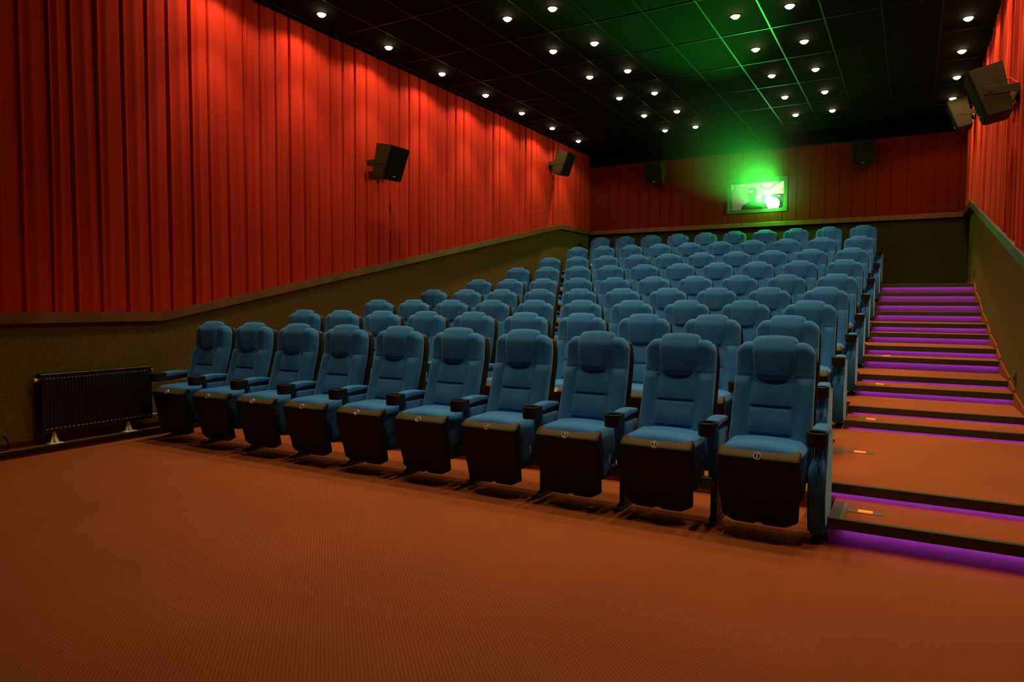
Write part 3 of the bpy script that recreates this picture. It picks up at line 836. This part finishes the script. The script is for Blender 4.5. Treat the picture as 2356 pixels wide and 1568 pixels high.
# projectionist
def person(loc, rz):
    t = thing('person', 'person in a dark top standing behind the projection window, facing out', 'person', loc, rz)
    V = [(0, 0, .92), (0, .0, 1.08), (0, .01, 1.26), (0, .01, 1.42), (0, .0, 1.50), (.0, -.015, 1.56),     # 0 pelvis .. 5 head base
         (.16, .01, 1.40), (.215, .0, 1.20), (.20, -.12, 1.02), (.16, -.22, 1.0),
         (-.16, .01, 1.40), (-.215, .0, 1.20), (-.20, -.12, 1.02), (-.16, -.22, 1.0),
         (.09, 0, .86), (.10, -.01, .48), (.10, .02, .08), (.11, -.12, .04),
         (-.09, 0, .86), (-.10, -.01, .48), (-.10, .02, .08), (-.11, -.12, .04)]
    E = [(0, 1), (1, 2), (2, 3), (3, 4), (4, 5), (3, 6), (6, 7), (7, 8), (8, 9), (3, 10), (10, 11), (11, 12), (12, 13), (0, 14), (14, 15), (15, 16), (16, 17), (0, 18), (18, 19), (19, 20), (20, 21)]
    R = [(.155, .11), (.14, .10), (.16, .105), (.15, .09), (.055, .055), (.055, .06), (.065, .06), (.047, .047), (.036, .036), (.028, .028), (.065, .06), (.047, .047), (.036, .036), (.028, .028),
         (.095, .095), (.062, .062), (.042, .042), (.035, .03), (.095, .095), (.062, .062), (.042, .042), (.035, .03)]
    me = bpy.data.meshes.new('body'); me.from_pydata(V, E, [])
    o = bpy.data.objects.new('body', me); C.objects.link(o); o.parent = t
    md = o.modifiers.new('skin', 'SKIN'); sv = me.skin_vertices[0].data
    for i, r_ in enumerate(R): sv[i].radius = r_
    sv[0].use_root = True
    o.modifiers.new('sub', 'SUBSURF').levels = 2
    me.materials.append(M['cloth_dark'])
    def hf(x, y, z):
        return (x * (1 - .18 * (1 - sstep(-.12, .0, z))), y - (.012 if (abs(x) < .02 and y < 0 and -.03 < z < .01) else 0) - .01, z + 1.645)
    hd = obj('head', rbox(.076, .095, .115, .07, 6, 6, 8, hf, 5), M['skin'], t, smooth=True)
    bm = NB()
    for s in (-1, 1): lathe(bm, [(0, -.004), (.012, 0), (.016, .012), (0, .02)], 10, mx=Matrix.Translation((s * .076, -.005, 1.64)) @ Matrix.Rotation(math.radians(90 * s), 4, 'Y'))
    obj('ear', bm, M['skin'], hd, smooth=True)
    bm = NB()
    for s in (-1, 1): lathe(bm, [(0, .006), (.008, .003), (.010, 0)], 10, mx=Matrix.Translation((s * .03, -.102, 1.66)) @ Matrix.Rotation(math.radians(90), 4, 'X'))
    obj('eye', bm, M['ink'], hd, smooth=True)
    bm = NB(); lathe(bm, [(0, .024), (.007, .018), (.012, .0)], 10, mx=Matrix.Translation((0, -.098, 1.635)) @ Matrix.Rotation(math.radians(75), 4, 'X')); obj('nose', bm, M['skin'], hd, smooth=True)
    bm = NB(); box(bm, -.022, .022, -.103, -.095, 1.598, 1.604, .002, 1); obj('mouth', bm, mat('lips', (.25, .08, .06)), hd)
    bm = rbox(.084, .098, .075, .06, 6, 6, 4, lambda x, y, z: (x, y + .018, z + 1.715 - (.03 if y > 0 else 0)), 4)
    obj('hair', bm, M['hair'], t, smooth=True)
    for s in (-1, 1):
        bm = NB()
        hb = Vector((s * .16, -.22, 1.0))
        mx = Matrix.Translation(hb)
        b2 = rbox(.036, .045, .014, .012, 2, 3, 1, lambda x, y, z: (x, y - .04, z), 3); b2.transform(mx)
        for k, (fx, L) in enumerate(((-.027, .055), (-.009, .066), (.009, .062), (.027, .048))):
            tube(b2, [mx @ Vector((fx, -.08, 0)), mx @ Vector((fx, -.08 - L * .5, -.004)), mx @ Vector((fx, -.08 - L, -.02))], [.009, .008, .006], 8)
        tube(b2, [mx @ Vector((-s * .034, -.03, 0)), mx @ Vector((-s * .055, -.055, -.006)), mx @ Vector((-s * .058, -.08, -.014))], [.010, .009, .007], 8)
        obj('hand', b2, M['skin'], t, smooth=True)
    return t
person((-2.27, YB + .78, 1.9), 0)
tag(obj('control_desk', box(NB(), -2.75, -2.03, YB + .36, YB + .62, 1.9, 2.86, .01, 2), M['black']), 'dark control desk before the person in the booth', 'desk')

# projector beam over the seats, plus an added point light for the green halo
GREEN = (.04, 1.0, .06)
def gl(name, typ, e, loc, **k):
    d = bpy.data.lights.new(name, typ); d.energy = e; d.color = GREEN
    for a, b in k.items(): setattr(d, a, b)
    o = bpy.data.objects.new(name, d); C.objects.link(o); o.parent = pj
    o.matrix_world = Matrix.Translation(Vector(loc) - Vector(pj.location)) if False else Matrix.Identity(4)
    o.location = Vector(loc) - Vector((PX, YB + .62, 1.9))
    return o
gl('added_green_glow', 'POINT', 44.0, (PX + .0, YB - .32, PZ), shadow_soft_size=.03)  # no lamp hangs here; added to tint the wall and haze
beam = gl('beam', 'SPOT', 1400.0, (PX, YB - .06, PZ), spot_size=math.radians(31), spot_blend=.7, shadow_soft_size=.02)
beam.rotation_mode = 'QUATERNION'; beam.rotation_quaternion = Vector((-.0, -1, .05)).to_track_quat('-Z', 'Y')

# thin haze in the air around the projector beam
def haze():
    m = bpy.data.materials.new('thin_haze'); m.use_nodes = True; nt = m.node_tree; nt.nodes.clear()
    o = nt.nodes.new('ShaderNodeOutputMaterial'); v = nt.nodes.new('ShaderNodeVolumeScatter')
    v.inputs['Anisotropy'].default_value = .86
    tc = nt.nodes.new('ShaderNodeTexCoord'); mp = nt.nodes.new('ShaderNodeMapping'); mp.vector_type = 'TEXTURE'
    mp.inputs['Location'].default_value = (PX - .04, 8.3, 3.6); mp.inputs['Scale'].default_value = (1.55, 4.2, 1.35)
    gr = nt.nodes.new('ShaderNodeTexGradient'); gr.gradient_type = 'QUADRATIC_SPHERE'
    nt.links.new(tc.outputs['Object'], mp.inputs[0]); nt.links.new(mp.outputs[0], gr.inputs[0])
    mu = nt.nodes.new('ShaderNodeMath'); mu.operation = 'MULTIPLY'; mu.inputs[1].default_value = .050
    nt.links.new(gr.outputs['Fac'], mu.inputs[0]); nt.links.new(mu.outputs[0], v.inputs['Density'])
    nt.links.new(v.outputs[0], o.inputs['Volume'])
    bm = NB(); bmesh.ops.create_uvsphere(bm, u_segments=48, v_segments=24, radius=1.0)
    for v in bm.verts:
        p = v.co
        v.co = (PX - .04 + 1.55 * p.x, min(YB - .07, 8.3 + 4.2 * p.y), max(2.95, min(ZC - .03, 3.55 + 1.45 * p.z)))
    bmesh.ops.dissolve_degenerate(bm, dist=1e-5, edges=bm.edges[:])
    ob = obj('haze', bm, m)
    tag(ob, 'faint haze in the air lit green by the projector', 'haze', kind='stuff')
haze()
